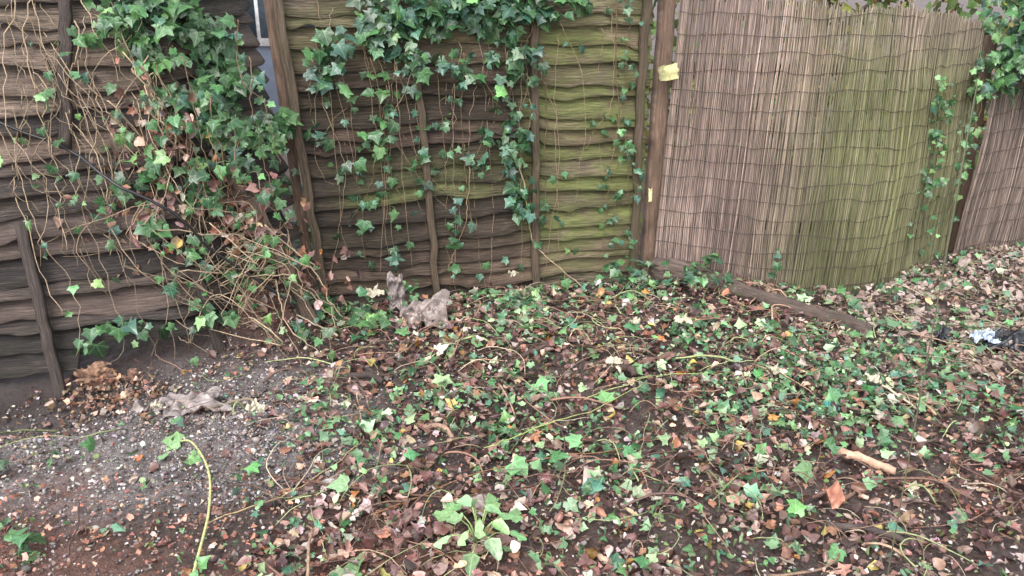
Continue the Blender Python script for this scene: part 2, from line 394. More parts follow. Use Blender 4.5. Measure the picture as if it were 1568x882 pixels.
bb.make('battens',M_wl,parent=lf)
bb=B()
beam(bb,(-.96,3.86,.0),(-1.33,3.84,.90),.05,.03,(.2,-1,.2),(.85,.05,.6),16,.003)
beam(bb,(-.95,3.78,.05),(-1.20,3.80,.70),.08,.025,(.1,-1,.2),(.75,.03,.45),12,.003)
beam(bb,(-.99,3.76,.05),(-1.13,3.80,.50),.03,.02,(.1,-1,.2),(.2,.03,.0),12,.003)
bb.make('broken_fence_batten',M_wm)

# ---------------- reed screens ----------------
def reed(name,pts,hfun,spacing,algf,lean=0.,seed=1,wires=.095,edgelean=0.,bright=1.):
    e=empty(name);P=smooth_path(pts,80);sg=np.r_[0,np.cumsum(np.linalg.norm(np.diff(P,axis=0),axis=1))];L=sg[-1]
    rr=np.random.default_rng(seed)
    def S(s,z,off):
        s=np.asarray(s,float)
        x=np.interp(s,sg,P[:,0]);y=np.interp(s,sg,P[:,1])
        dx=np.interp(s+.06,sg,P[:,0])-np.interp(s-.06,sg,P[:,0]);dy=np.interp(s+.06,sg,P[:,1])-np.interp(s-.06,sg,P[:,1])
        l=np.hypot(dx,dy);dx/=l;dy/=l
        lat=lean*z+edgelean*z*np.clip(1-s/(L*.5),-1,1)+.018*vn(s*9,z*2.2,seed)+.03*vn(s*2,z*1.2,seed+3)
        o_=off+.05*vn(s*1.6,z*1.4,seed+9)+.018*vn(s*7,z*3,seed+4)
        return np.stack([x+dx*lat+dy*o_,y+dy*lat-dx*o_,z],-1)
    bb=B();K=12
    for layer,(off,sp) in enumerate(((0,spacing),(-.010,spacing*1.15))):
        n=int(L/sp);s0=np.linspace(0,L,n)+rr.normal(0,sp*.4,n);wd=rr.uniform(.0016,.0036,n)
        s1=s0+rr.normal(0,.005,n)+ (rr.random(n)<.06)*rr.normal(0,.04,n)
        hh=hfun(s0/L)+rr.normal(0,.014,n)+ .03*vn(s0*8,0,seed) - (rr.random(n)<.15)*rr.uniform(0,.9,n)*(layer==0)
        z0=rr.uniform(-.03,.03,n)-.02
        f=np.linspace(0,1,K)[None,:];z=z0[:,None]+(hh-z0)[:,None]*f;sx=s0[:,None]*(1-f)+s1[:,None]*f+rr.normal(0,.0014,(n,K))
        offn=off+rr.normal(0,.003,n)[:,None]+rr.normal(0,.0010,(n,K))
        quad=[]
        for da,db in ((1,0),(0,1),(-1,0),(0,-1)):
            quad.append(S(sx+da*wd[:,None],z,offn+db*wd[:,None]))
        V=np.stack(quad,2).reshape(n,-1,3)
        i=np.arange(K-1)[:,None]*4;j=np.arange(4)[None,:];j2=(j+1)%4
        Q=np.stack([i+j,i+j2,i+4+j2,i+4+j],-1).reshape(-1,4)
        QQ=(Q[None]+(np.arange(n)*K*4)[:,None,None]).reshape(-1,4)
        tone=np.exp(rr.normal(0,.24,n))*(1+.6*(rr.random(n)<.06))
        bc=np.array([.265,.195,.168]);al,dk=algf(s0[:,None]/L,z)
        col=bc*tone[:,None,None]*(1+0*z[...,None])*(1+.6*vn(s0[:,None]*60,z*9,seed)[...,None])
        al=np.clip(al[...,None]*rr.uniform(.6,1.3,n)[:,None,None],0,1)
        col=col*(1-al)+np.array([.185,.19,.09])*(tone[:,None,None]**.6)*al
        col=np.clip(col*(dk[...,None])*bright,.01,.7)
        bb.add(V.reshape(-1,3),None,QQ,np.repeat(col.reshape(-1,3),4,0))
    bb.make('reeds',M_reed,parent=e)
    bb=B()
    for k,zz in enumerate(np.arange(.05,1.6,wires)):
        s=np.linspace(0,L,200);z=zz+.035*vn(s*3,k*4.,seed+20)+.018*vn(s*11,k*4.,seed+21)
        ok=z<hfun(s/L)-.015
        if ok.sum()<10: continue
        p_=S(s[ok],z[ok],.0070+.001*np.sin(s[ok]*300));tube(bb,p_,.0016,(.08,.055,.045),4)
    bb.make('tie_wires',M_stem,parent=e);return S,L
def algR(x,z):
    a=np.clip(ss(.2,.45,x)*(1-.65*ss(.95,1.45,z))*1.0+ss(.68,.9,x)*.4*ss(1.3,.3,z)+.45*vn(x*9,z*2,3)+.06,0,1)
    a=np.where(x<.2,a*.35,a)
    d=(.80+.24*ss(.0,.9,z))*(1+.22*ss(.25,.0,x)*ss(.9,.3,z))*(1+.45*vn(x*14,z*3,8)+.2*vn(x*40,z*2,18))*(1-.12*ss(.3,.0,x)*ss(1.1,1.3,z))
    return a,d
SR,LR=reed('reed_fence',[(.80,4.62,0),(1.2,4.50,0),(1.62,4.43,0),(1.95,4.48,0),(2.35,4.76,0),(2.8,5.18,0)],lambda f:1.64-.13*ss(0,.4,f)-.10*ss(.4,1,f),.0048,algR,.0,4,.095,.05)
reed('reed_fence',[(2.74,5.02,0),(3.0,5.22,0),(3.6,5.55,0),(4.4,5.9,0),(6.5,6.9,0)],lambda f:1.12+0*f,.0065,lambda x,z:(.08+.0*z+0*x,.8+.4*vn(x*40,z*3,5)+0*z),.12,14,.12,0,.85)
bb=B()
for z in (.35,1.2):
    for a,b_ in (((.9,4.68),(1.65,4.52)),((1.65,4.52),(2.05,4.64)),((2.05,4.64),(2.8,5.28))):
        beam(bb,(a[0],a[1]+.03,z),(b_[0],b_[1]+.03,z),.06,.035,(0.2,-1,0),(.3,.2,0),8)
bb.make('fence_rail',M_wm)
post('fence_post',2.84,5.28,1.35,.08,(.0,0))

# ---------------- ivy on fences ----------------
ivyM=B();stemM=B();ivyL=B();stemL=B();ivyR=B();stemR=B()
def strand(bl,bs,pts,n,size,nrm,spread=.03,r=.0028,stemcol=(.18,.12,.07),off=.03,w=(3,4,2.5,.8,2),jit=.006):
    P=smooth_path(pts,26,jit);tube(bs,P,np.linspace(r,r*.5,26),stemcol,4)
    if n<=0: return
    t=R.uniform(0,25,n);i=t.astype(int);i=np.clip(i,0,24);q=P[i]*(1-(t-i))[:,None]+P[i+1]*(t-i)[:,None]
    nrm=np.array(nrm,float);side=R.normal(0,spread,(n,3))+nrm*np.abs(R.normal(0,off,n))[:,None]
    N=nrm*1.0+np.array([0,0,.5])+R.normal(0,.5,(n,3));D=np.array([0,0,-1.])+R.normal(0,.65,(n,3))
    S=size*R.uniform(.45,1.25,n)
    pos=q+side-norm(D)*S[:,None]*.3
    leaves(bl,IVY,pos,N,D,S,greens(n,w))
    for a,b_ in list(zip(q,pos))[::2]:
        tube(bs,[a,(a+b_)/2+R.normal(0,.004,3)+[0,0,.006],b_],.0012,(.22,.24,.1),3)
def blob(bl,c,r,n,size,nrm,w=(3,4,2.5,.8,2),dens=.5):
    c=np.array(c);r=np.array(r);d=norm(R.normal(0,1,(n,3)));rad=R.uniform(0,1,n)**dens
    k=max(4,n//20);cc=norm(R.normal(0,1,(k,3)))*R.uniform(.3,1.1,k)[:,None]**.6
    P0=cc[R.integers(0,k,n)]+R.normal(0,.17,(n,3));mixm=R.random(n)<.7
    q=np.where(mixm[:,None],P0,d*rad[:,None])
    P=c+q*r
    N=np.array(nrm)*.9+np.array([0,0,.5])+q*.35+R.normal(0,.5,(n,3));D=np.array([0,0,-1.])+q*.5+R.normal(0,.65,(n,3))
    leaves(bl,IVY,P,N,D,size*R.uniform(.4,1.25,n),greens(n,w))
nm=np.array([NM[0],NM[1],0.])
def mpt(x,z,off=.04):
    s=(x-A[0])/TM[0];P,N=SM(s,z);return P+N*off
WB=(3,4,2.2,.5,4)
for x,z,rx,rz,n in ((-.55,1.50,.22,.15,120),(-.30,1.55,.2,.17,130),(-.05,1.55,.2,.18,150),(.2,1.58,.18,.13,95),(-.80,1.40,.10,.07,28),(.0,1.27,.14,.10,40),(-.4,1.30,.18,.10,34),(-.1,1.75,.5,.1,130),(.6,1.72,.12,.10,20),(-.03,.85,.1,.12,22),(.0,.55,.08,.09,24),(-.85,1.2,.05,.10,12)):
    blob(ivyM,mpt(x,z,.10),(rx,.06,rz),n,.066,nm,WB,.7)
for x0,z0,x1,z1,n in ((-.92,1.35,-.90,.85,11),(-.80,1.3,-.76,.28,24),(-.66,1.3,-.60,.12,18),(-.57,1.2,-.55,.55,10),(-.45,1.3,-.43,.62,20),(-.36,1.3,-.34,.1,8),(-.24,1.3,-.21,.40,22),(-.12,1.2,-.18,.72,14),(-.02,1.3,.02,.50,32),(.06,1.2,.10,.42,20),(.14,1.3,.2,.35,8),(.5,1.7,.55,.2,22),(.60,1.75,.66,.25,44),(.57,1.0,.50,.15,20),(-.65,.9,-.78,.5,6)):
    m1=(x0+x1)/2+R.normal(0,.03)
    strand(ivyM,stemM,[mpt(x0,z0,.08),mpt(m1,(z0+z1)/2,.05),mpt(x1,z1,.045)],n,.058 if x0<.4 else .040,nm,.028,w=WB)
strand(ivyM,stemM,[mpt(.02,.75,.1),mpt(.08,.45,.1),mpt(.14,.25,.12),mpt(.26,.12,.14),mpt(.36,.02,.2)],3,.05,nm,r=.004,stemcol=(.42,.32,.2))
strand(ivyM,stemM,[mpt(-.22,.75,.06),mpt(-.25,.45,.06),mpt(-.35,.2,.07)],3,.05,nm,r=.003,stemcol=(.3,.2,.12))
for k in range(28):
    x=R.uniform(-.9,.5);z0=R.uniform(1.1,1.7);strand(ivyM,stemM,[mpt(x,z0,.05),mpt(x+R.normal(0,.06),z0-.4,.04),mpt(x+R.normal(0,.1),max(.05,z0-R.uniform(.6,1.4)),.04)],R.integers(0,4),.042,nm,.03,w=WB,r=.0018,stemcol=(.34,.24,.16))
n=50;x=R.uniform(-.9,.65,n);z=R.uniform(.1,1.6,n)
pp=np.array([mpt(a,c_,.045) for a,c_ in zip(x,z)]);leaves(ivyM,IVY,pp,nm+R.normal(0,.35,(n,3))+[0,0,.3],np.array([0,0,-1.])+R.normal(0,.5,(n,3)),R.uniform(.025,.05,n),greens(n,WB))
# left ivy
nl=norm(np.array([.35,-1,.1]));WL=(2.2,4,3.6,1.4,1)
for c,r,n in (((-1.45,3.80,1.45),(.23,.12,.20),250),((-1.30,3.90,1.25),(.15,.12,.20),170),((-1.14,3.94,1.0),(.12,.09,.13),100),((-1.44,3.76,1.10),(.2,.1,.16),130),((-1.64,3.72,1.5),(.12,.08,.12),45),((-1.55,3.9,1.78),(.27,.12,.10),130),((-1.25,3.82,.88),(.12,.08,.10),40),
    ((-1.56,3.58,.82),(.10,.08,.14),24),((-1.50,3.52,.55),(.10,.06,.14),18),((-1.34,3.70,.70),(.11,.08,.12),22),((-1.10,3.86,.72),(.06,.06,.08),10),((-1.62,3.42,.22),(.18,.05,.08),12),((-1.85,3.4,.2),(.10,.05,.10),8),((-1.22,3.72,.40),(.16,.08,.08),16),((-1.35,3.5,.28),(.12,.06,.10),12)):
    blob(ivyL,c,r,n,.062,nl,WL,.6)
def lpt(x,z,off):
    sx=np.interp(x,base[:,0],seg);P,N=SL(sx,z);P=P+N*off;P[0]+= x-P[0];return P
tan=(.36,.27,.18)
for k in range(52):
    x0=R.uniform(-2.0,-1.45) if k%5 else R.uniform(-2.2,-1.9);z0=R.uniform(1.1,1.85);L_=R.uniform(.5,1.3);n=5;pts=[];x=x0
    for q in range(n):
        pts.append(lpt(x,max(.05,z0-L_*q/(n-1)),R.uniform(.06,.16)));x+=R.normal(.05,.06)
    strand(ivyL,stemL,pts,int(R.integers(0,5)),.042,nl,.03,r=R.uniform(.0015,.004),stemcol=np.array(tan)*R.uniform(.5,1.3),w=WL,jit=.012)
for k in range(12):
    x0=R.uniform(-1.6,-1.15);z0=R.uniform(.8,1.5);pts=[(x0+R.normal(0,.03)+.03*q,3.62+R.normal(0,.03)+.25*(x0+1.5),z0-q*.2) for q in range(4)]
    strand(ivyL,stemL,pts,int(R.integers(5,12)),.052,nl,.035,w=WL)
for k in range(48):   # tangle
    c=np.array([R.uniform(-1.95,-1.05),R.uniform(3.45,3.8),R.uniform(.1,.6)]);pts=[c+R.normal(0,.12,3)*[1,.4,1]+[0,0,-.0] for q in range(5)]
    for q in pts: q[2]=max(q[2],.05)
    strand(ivyL,stemL,pts,int(R.integers(0,3)),.042,nl,.03,r=R.uniform(.0015,.0035),stemcol=np.array(tan)*R.uniform(.4,1.2),w=WL)
for k in range(18):
    a=np.array([R.uniform(-1.35,-1.0),R.uniform(3.7,3.95),R.uniform(.3,.6)]);b_=a+[R.uniform(.0,.35),R.uniform(-.3,0),-R.uniform(.2,.5)];b_[2]=max(b_[2],.03)
    strand(ivyL,stemL,[a,(a+b_)/2+R.normal(0,.05,3),b_],int(R.integers(0,4)),.045,nl,.03,r=.004,stemcol=np.array(tan)*R.uniform(.4,1.))
n=560;c=np.array([[-1.5,3.68,1.0],[-1.6,3.6,.7],[-1.3,3.74,.62],[-1.2,3.78,.45],[-1.05,3.85,.3]])[R.integers(0,5,n)]
deadwall=B();P=c+R.normal(0,1,(n,3))*[.12,.05,.12]
leaves(deadwall,DEAD,P,nl+R.normal(0,.6,(n,3)),R.normal(0,1,(n,3))+[0,0,-.7],R.uniform(.025,.055,n),pal(DEADC,(1,4,4,3,1.5,.2,.1,.3),n))
# right ivy
nr=norm(np.array([-.55,-1,.2]));WR=(1.5,4,4.5,2.2,1)
for c,r,n in (((2.96,5.14,1.50),(.28,.18,.24),360),((3.1,5.16,1.22),(.26,.15,.22),230),((3.4,5.3,1.7),(.4,.25,.3),220),((2.84,5.06,1.15),(.1,.08,.16),60),((3.9,5.6,1.5),(.5,.25,.45),200)):
    blob(ivyR,c,r,n,.062,nr,WR,.6)
def rpt(f,z,off=.03): return SR(f*LR,z,off)
for f0,z0,f1,z1,n in ((.70,1.12,.72,.55,40),(.73,1.0,.70,.3,22),(.71,1.1,.74,.75,18),(.96,1.25,.90,.75,34),(.97,1.1,.93,.55,30),(.98,1.0,.88,.3,20),(.75,.6,.78,.1,14)):
    strand(ivyR,stemR,[rpt(f0,z0,.05),rpt((f0+f1)/2,(z0+z1)/2,.04),rpt(f1,z1,.04)],n,.040,nr,.035,w=WR,r=.002,stemcol=(.2,.2,.08))
for f in (.33,.45,.57,.68,.78,.9):
    blob(ivyR,rpt(f,.04,.10),(.09,.05,.04),12,.042,nr,WR)
strand(ivyR,stemR,[rpt(.28,.05,.08),rpt(.3,.12,.05),rpt(.31,.28,.04)],8,.05,nr)
for c,r,n in (((-.88,3.85,.14),(.26,.16,.09),75),((-.5,3.95,.12),(.2,.12,.10),30),((-1.0,3.65,.10),(.15,.1,.06),18),((.62,4.35,.16),(.16,.10,.09),36),((.95,4.3,.18),(.18,.10,.08),36),((-1.85,2.6,.05),(.10,.10,.04),14),((-1.50,2.14,.05),(.07,.08,.05),12)):
    blob(ivyM,c,r,n,.056,norm(np.array([0,-.5,.8])),WL,.6)
for i_,(b1,b2,nme) in enumerate(((ivyM,stemM,'ivy_vine'),(ivyL,stemL,'ivy_vine'),(ivyR,stemR,'ivy_vine'))):
    e=empty(nme);b1.make('leaves',M_ivy,parent=e);b2.make('stems',M_stem,parent=e)
    if i_==1: deadwall.make('withered_leaves',M_dead,parent=e)

# ---------------- ground litter ----------------
def fence_y(x):
    return np.interp(x,[-3.6,-2.1,-1.45,-1.05,-1.0,.72,1.2,1.65,2.0,2.4,2.8,3.5,6.5],[2.95,3.3,3.5,3.95,4.1,4.62,4.48,4.40,4.5,4.8,5.15,5.4,6.85])
def scatter(n,xr,yr,dens):
    out=[]
    while sum(map(len,out))<n:
        x=R.uniform(*xr,n*2);y=R.uniform(*yr,n*2);k=(R.random(n*2)<dens(x,y))&(y<fence_y(x)-.02);out.append(np.stack([x,y],-1)[k])
    return np.concatenate(out)[:n]
def dlit(x,y):
    w=fbm(x*2.2,y*2.2,41,3)
    d=ss(-1.0,-.55,x+.25*w)+.06
    d=d*(.45+.85*ss(-.3,.3,w))+1.2*gau(x,y,-1.15,3.78,.28,.28)
    return np.clip(d,0,1)
def dgrn(x,y):
    w=fbm(x*3.2,y*3.2,61,4)
    d=ss(-.95,-.5,x+.3*w)*(.30+.70*ss(2.3,3.1,y))*(.15+.85*ss(-.25,.25,w))+.03
    return np.clip(d*(1.0-.75*ss(1.3,2.1,x)*ss(3.3,4.1,y)),0,1)
lit=B()
n=15000;p=scatter(n,(-2.6,4.2),(1.5,5.6),dlit);z=H(p[:,0],p[:,1])+R.uniform(.0,.04,n)*dlit(p[:,0],p[:,1])
N=np.array([0,0,1.])+R.normal(0,.5,(n,3));D=R.normal(0,1,(n,3))*[1,1,.2]
pc=pal(DEADC,(3.5,6,5.5,1.4,1.6,.25,.25,1.6),n,.32);far=ss(1.2,2.2,p[:,0])*ss(3.0,3.8,p[:,1]);pc=pc*(1-.6*far[:,None])+np.array([.42,.34,.30])*.6*far[:,None]
leaves(lit,DEAD,np.column_stack([p,z+.006]),N,D,R.uniform(.016,.050,n)*np.where(R.random(n)<.08,1.4,1),pc)
n=26000;p=scatter(n,(-2.8,4.2),(1.4,5.6),lambda x,y:.45+.55*np.clip(ss(2.75,2.3,y)+.6*gau(x,y,-1.2,3.8,.3,.3),0,1))
z=H(p[:,0],p[:,1])+R.uniform(0,.03,n)
isred=R.random(n)<np.clip(ss(2.7,2.2,p[:,1])*ss(.6,-.4,p[:,0])+.8*gau(p[:,0],p[:,1],1.7,2.5,.6,.3),.10,.7)
cc=np.where(isred[:,None],pal([(.30,.13,.09),(.38,.19,.14),(.14,.06,.045),(.44,.28,.21)],(3,2,2,1),n),pal([(.065,.045,.04),(.18,.12,.10),(.42,.34,.30),(.13,.18,.07),(.54,.49,.45)],(4,3,1.6,1.2,1.1),n))
leaves(lit,FRAG,np.column_stack([p,z+.006]),np.array([0,0,1.])+R.normal(0,.55,(n,3)),R.normal(0,1,(n,3))*[1,1,.3],R.uniform(.008,.028,n),cc)
lit.make('fallen_leaves',M_dead)
cut=B()
GC=[(.04,.11,.05),(.07,.18,.075),(.135,.27,.115),(.26,.39,.21),(.08,.19,.13),(.42,.50,.35)]
n=2900;p=scatter(n,(-1.6,4.0),(1.6,5.3),dgrn);z=H(p[:,0],p[:,1])+R.uniform(.012,.055,n)
leaves(cut,IVY,np.column_stack([p,z]),np.array([0,-.12,1.])*np.where(R.random((n,1))<.35,-1,1)+R.normal(0,.6,(n,3)),R.normal(0,1,(n,3))*[1,1,.25],R.uniform(.018,.050,n)*np.where(R.random(n)<.15,1.4,1),
    pal(GC,(2,3,3,1.8,1.8,.6),n,.22))
n=4600;p=scatter(n,(-1.6,4.0),(1.6,5.3),dgrn);z=H(p[:,0],p[:,1])+R.uniform(.012,.05,n)
leaves(cut,FRAG+OVAL,np.column_stack([p,z]),np.array([0,-.12,1.])+R.normal(0,.6,(n,3)),R.normal(0,1,(n,3))*[1,1,.25],R.uniform(.014,.036,n),pal(GC,(2,3,3,1.8,1.5,1.),n,.22))
big=[(-.36,2.62),(.0,2.6),(.52,3.35),(.38,3.05),(.9,2.3),(-.9,2.55),(.25,2.75),(1.3,3.1),(1.9,3.5),(.6,3.75),(-.3,3.3),(-.55,2.45),(.1,3.2),(2.0,3.2),(1.5,2.9),(2.35,4.1)]
P=np.array([(a,b_,float(H(a,b_))+.05) for a,b_ in big]);leaves(cut,IVY,P,np.array([0,-.3,1.])+R.normal(0,.15,(len(big),3)),R.normal(0,1,(len(big),3)),R.uniform(.055,.078,len(big)),pal([(.16,.34,.14),(.3,.45,.23),(.1,.27,.13)],(1,1,1),len(big),.1))
e=empty('cut_ivy_pile');cut.make('leaves',M_ivy,parent=e)
tw=B()
n=1500;p=scatter(n,(-2.0,3.8),(1.6,5.2),lambda x,y:np.clip(dlit(x,y)+.06,0,1))
for q in p:
    L_=R.uniform(.06,.42);a=R.uniform(0,6.28);k=R.normal(0,1.6);m_=9;pts=[];x,y=q;lift=R.uniform(.005,.045)
    for i in range(m_):
        pts.append((x,y));a+=k*.12+R.normal(0,.14);x+=math.cos(a)*L_/m_;y+=math.sin(a)*L_/m_
    pts=np.array(pts);z=H(pts[:,0],pts[:,1])+.015+lift*np.sin(np.linspace(0,3.1,m_))+R.uniform(0,.03)
    col=[(.34,.22,.15),(.10,.06,.05),(.25,.14,.10),(.32,.36,.17),(.48,.40,.29)][R.choice(5,p=[.25,.28,.15,.20,.12])]
    tube(tw,np.column_stack([pts,z]),np.linspace(1,.6,m_)*R.choice([.0013,.002,.003,.0055],p=[.45,.35,.15,.05]),np.array(col)*R.uniform(.6,1.3),4)
def gtube(pts,r,col,lift=.02,n=24,jit=.004):
    P=smooth_path([(a,b_,float(H(a,b_))+lift) for a,b_ in pts],n,jit);tube(tw,P,np.linspace(r,r*.6,n),col,6)
gtube([(-.85,2.55),(-.5,2.45),(-.1,2.42),(.3,2.62),(.75,2.68)],.004,(.10,.05,.035),.03)
gtube([(-.45,2.3),(.0,2.62),(.45,2.75),(.6,3.0)],.0022,(.25,.13,.06),.04)
gtube([(-.1,2.7),(.2,2.9),(.55,3.2)],.0025,(.3,.36,.12),.05)
gtube([(.3,3.1),(.6,3.3),(1.0,3.35)],.0025,(.36,.42,.16),.04)
gtube([(-.6,3.3),(-.2,3.5),(.1,3.6),(.4,3.55)],.005,(.08,.045,.03),.04)
gtube([(-.95,2.25),(-.7,2.45),(-.55,2.75),(-.6,3.0)],.0025,(.36,.26,.14),.05)
tw.make('stems',M_stem,parent=e)
bv=B();tube(bv,smooth_path([(-1.22,2.72,.06),(-1.14,2.66,.10),(-1.02,2.48,.10),(-.96,2.3,.07),(-.93,2.12,.05),(-.9,1.9,.03)],30),np.linspace(.003,.005,30),(.45,.45,.2),6)
e=empty('ivy_runner');bv.make('stem',M_stem,parent=e)
bl=B();leaves(bl,IVY,[(-1.2,2.70,.08),(-1.14,2.62,.06)],[(0,-.4,1),(.3,-.3,1)],[(-1,.2,0),(1,-.2,0)],np.array([.075,.06]),pal([(.2,.38,.16)],(1,),2,.1));bl.make('leaves',M_ivy,parent=e)
# gravel stones (left)
st=B();ico=np.array([(0,0,1),(.89,0,.45),(.28,.85,.45),(-.72,.53,.45),(-.72,-.53,.45),(.28,-.85,.45),(.72,.53,-.45),(-.28,.85,-.45),(-.89,0,-.45),(-.28,-.85,-.45),(.72,-.53,-.45),(0,0,-1)])
icf=np.array([(0,1,2),(0,2,3),(0,3,4),(0,4,5),(0,5,1),(1,6,2),(2,7,3),(3,8,4),(4,9,5),(5,10,1),(6,7,2),(7,8,3),(8,9,4),(9,10,5),(10,6,1),(11,7,6),(11,8,7),(11,9,8),(11,10,9),(11,6,10)])
n=12000;p=scatter(n,(-2.6,1.5),(1.7,3.9),lambda x,y:np.clip(gau(x,y,-1.25,2.85,.7,.52)*1.2*(.6+fbm(x*4,y*4,71,2))+.02,0,1))
sz=np.clip(R.lognormal(-5.7,.5,n),.0015,.015)
ax=R.uniform(.6,1.3,(n,1,3))*[1,1,.7];V=ico[None]*ax*(1+R.normal(0,.12,(n,12,1)))*sz[:,None,None]+np.column_stack([p,H(p[:,0],p[:,1])+.006])[:,None,:]
st.add(V.reshape(-1,3),(icf[None]+(np.arange(n)*12)[:,None,None]).reshape(-1,3),None,np.repeat(pal([(.22,.19,.185),(.34,.30,.29),(.50,.465,.45),(.10,.08,.08)],(3,3,.8,2.5),n,.2),12,0))
st.make('gravel',M_stone)

# ---------------- individual things ----------------
def rock(name,c,r,col,mat,seed=0,amp=.25,var=.5):
    bpy.ops.mesh.primitive_ico_sphere_add(subdivisions=5,radius=1,location=(0,0,0));ob=bpy.context.object;ob.name=name
    me=ob.data;v=np.empty(len(me.vertices)*3);me.vertices.foreach_get('co',v);v=v.reshape(-1,3)
    d=1+amp*fbm(v[:,0]*1.7+seed,v[:,1]*1.7+v[:,2]*2.3,seed,5);v=v*d[:,None]*np.array(r)
    me.vertices.foreach_set('co',v.ravel().astype(np.float32));ob.location=c
    ca=me.color_attributes.new('Col','FLOAT_COLOR','POINT');cc=np.ones((len(v),4),dtype=np.float32);cc[:,:3]=np.clip(np.array(col)*(1+2*var*fbm(v[:,0]*50,v[:,2]*50+v[:,1]*30,3,3))[:,None],.01,1);ca.data.foreach_set('color',cc.ravel())
    me.materials.append(mat);me.update();return ob
rock('rotten_wood_stump',(-1.81,3.38,float(H(-1.83,3.36))+.025),(.08,.045,.055),(.20,.115,.075),M_bark,11,1.3,1.1)
rock('rotten_wood_stump',(-1.67,3.40,float(H(-1.7,3.36))-.005),(.055,.04,.035),(.16,.09,.065),M_bark,17,1.3,1.1)
rock('stone',(-.10,2.36,.04),(.045,.035,.03),(.25,.2,.18),M_stone,3)
rock('stone',(-.62,2.5,.03),(.03,.02,.02),(.3,.27,.25),M_stone,5)
cr=B();n=300;P=np.column_stack([R.normal(-1.76,.15,n),R.normal(3.28,.06,n),np.zeros(n)]);P[:,2]=H(P[:,0],P[:,1])+R.uniform(.005,.05,n)
leaves(cr,FRAG,P,R.normal(0,.8,(n,3))+[0,0,1],R.normal(0,1,(n,3)),R.uniform(.015,.045,n),pal([(.34,.2,.13),(.20,.12,.085),(.40,.29,.21)],(2,3,1),n));cr.make('rotten_wood_chips',M_dead)
# fallen timber
lg=B();P=smooth_path([(.78,4.50,.14),(1.06,4.36,.11),(1.4,4.12,.065),(1.76,3.85,.02)],30)
nrm=np.array([.3,-.5,.85]);t=norm(P[-1]-P[0]);n_=norm(nrm-(nrm@t)*t);xx=np.cross(t,n_)
V=[];U=[];ang=np.linspace(0,2*np.pi,16,endpoint=False)
for i,q in enumerate(P):
    for j,a in enumerate(ang):
        rx=.058*(1+.25*math.sin(i*.3))*(1-.6*(i/29)**3);rn=.045
        k=1+.8*float(vn(i*.5,j*.9,12))+.45*float(vn(i*.9,j*2.,13));V.append(q+xx*math.cos(a)*rx*k+n_*math.sin(a)*rn*k);U.append((i*.04,j*.03))
i=np.arange(29)[:,None]*16;j=np.arange(16)[None,:];j2=(j+1)%16
lg.add(V,[[0,k+1,k] for k in range(1,15)]+[[29*16,29*16+k,29*16+k+1] for k in range(1,15)],np.stack([i+j,i+j2,i+16+j2,i+16+j],-1).reshape(-1,4),(.45,.03,.3),U)
lg.make('fallen_log',mat_wood('old_timber',(.045,.033,.03),(.28,.20,.18)))
def stick(name,a,b_,r,col,mat=M_bark,bend=.02):
    bb=B();P=smooth_path([(*a,float(H(*a))+r+.02),((a[0]+b_[0])/2+bend,(a[1]+b_[1])/2+bend,float(H((a[0]+b_[0])/2,(a[1]+b_[1])/2))+r+.03),(*b_,float(H(*b_))+r+.02)],16,.0025)
    tube(bb,P,r*(1+R.normal(0,.10,16))*np.linspace(1,.8,16),col,9);bb.make(name,mat,True)
stick('stick',(.98,2.24),(1.19,2.14),.013,(.06,.045,.04))
stick('stick',(1.17,2.69),(1.34,2.58),.018,(.48,.30,.21),bend=.0)
stick('stick',(.42,3.36),(.52,3.28),.02,(.06,.035,.03))
stick('stick',(-.75,3.26),(-.55,3.27),.016,(.05,.035,.03))
stick('stick',(.55,3.42),(.78,3.5),.014,(.14,.08,.06))
stick('stick',(-.35,2.9),(-.2,2.75),.010,(.3,.19,.14))
stick('stick',(-.05,3.42),(.2,3.6),.012,(.08,.05,.04))
stick('stick',(-1.22,3.02),(-1.05,3.1),.008,(.2,.16,.12))
def sheet(name,c,sx,sy,rot,tilt,crump,mat,seed,n=26,curl=0,rag=.35):
    u=np.linspace(-.5,.5,n);U_,V_=np.meshgrid(u,u);an=np.arctan2(V_,U_);ed=1+rag*1.2*fbm(np.cos(an)*1.3+9,np.sin(an)*1.3+seed,seed,2)
    x=U_*sx*ed;y=V_*sy*ed;z=crump*(np.abs(fbm(U_*3+3,V_*3,seed,3))*1.8-.2+.12*vn(U_*14,V_*14,seed+3))+curl*(U_**2)
    ct,st_=math.cos(tilt),math.sin(tilt);y2=y*ct-z*st_;z2=y*st_+z*ct;cr,sr=math.cos(rot),math.sin(rot)
    P=np.stack([c[0]+x*cr-y2*sr,c[1]+x*sr+y2*cr,c[2]+z2],-1).reshape(-1,3)
    i=np.arange(n-1)[:,None]*n+np.arange(n-1)[None,:];return mkmesh(name,P,None,np.stack([i,i+1,i+n+1,i+n],-1).reshape(-1,4),np.ones((n*n,3)),None,mat,False)
M_pl=mat_plain('muddy_polythene',(.23,.185,.17),.3,22,.65);M_pl2=mat_plain('grey_felt',(.24,.2,.19),.5,30,.6)
sheet('torn_plastic_sheet',(-.43,3.86,.10),.25,.22,.3,.45,.08,M_pl,3,40,0,.8)
sheet('torn_plastic_sheet',(-.58,3.98,.17),.07,.19,.1,1.3,.06,M_pl2,9,30,0,.8)
sheet('torn_plastic_sheet',(-1.28,3.06,.045),.19,.12,.4,.15,.05,M_pl2,5,34,0,.9)
sheet('torn_plastic_sheet',(-1.43,3.02,.045),.11,.07,.9,.2,.04,M_pl,6,24,0,.9)
M_bk=mat_plain('black_plastic',(.018,.019,.024),.25,20,.4)
sheet('black_plastic_bag',(2.36,3.70,.04),.24,.16,.1,.15,.06,M_bk,8,34,0,.7)
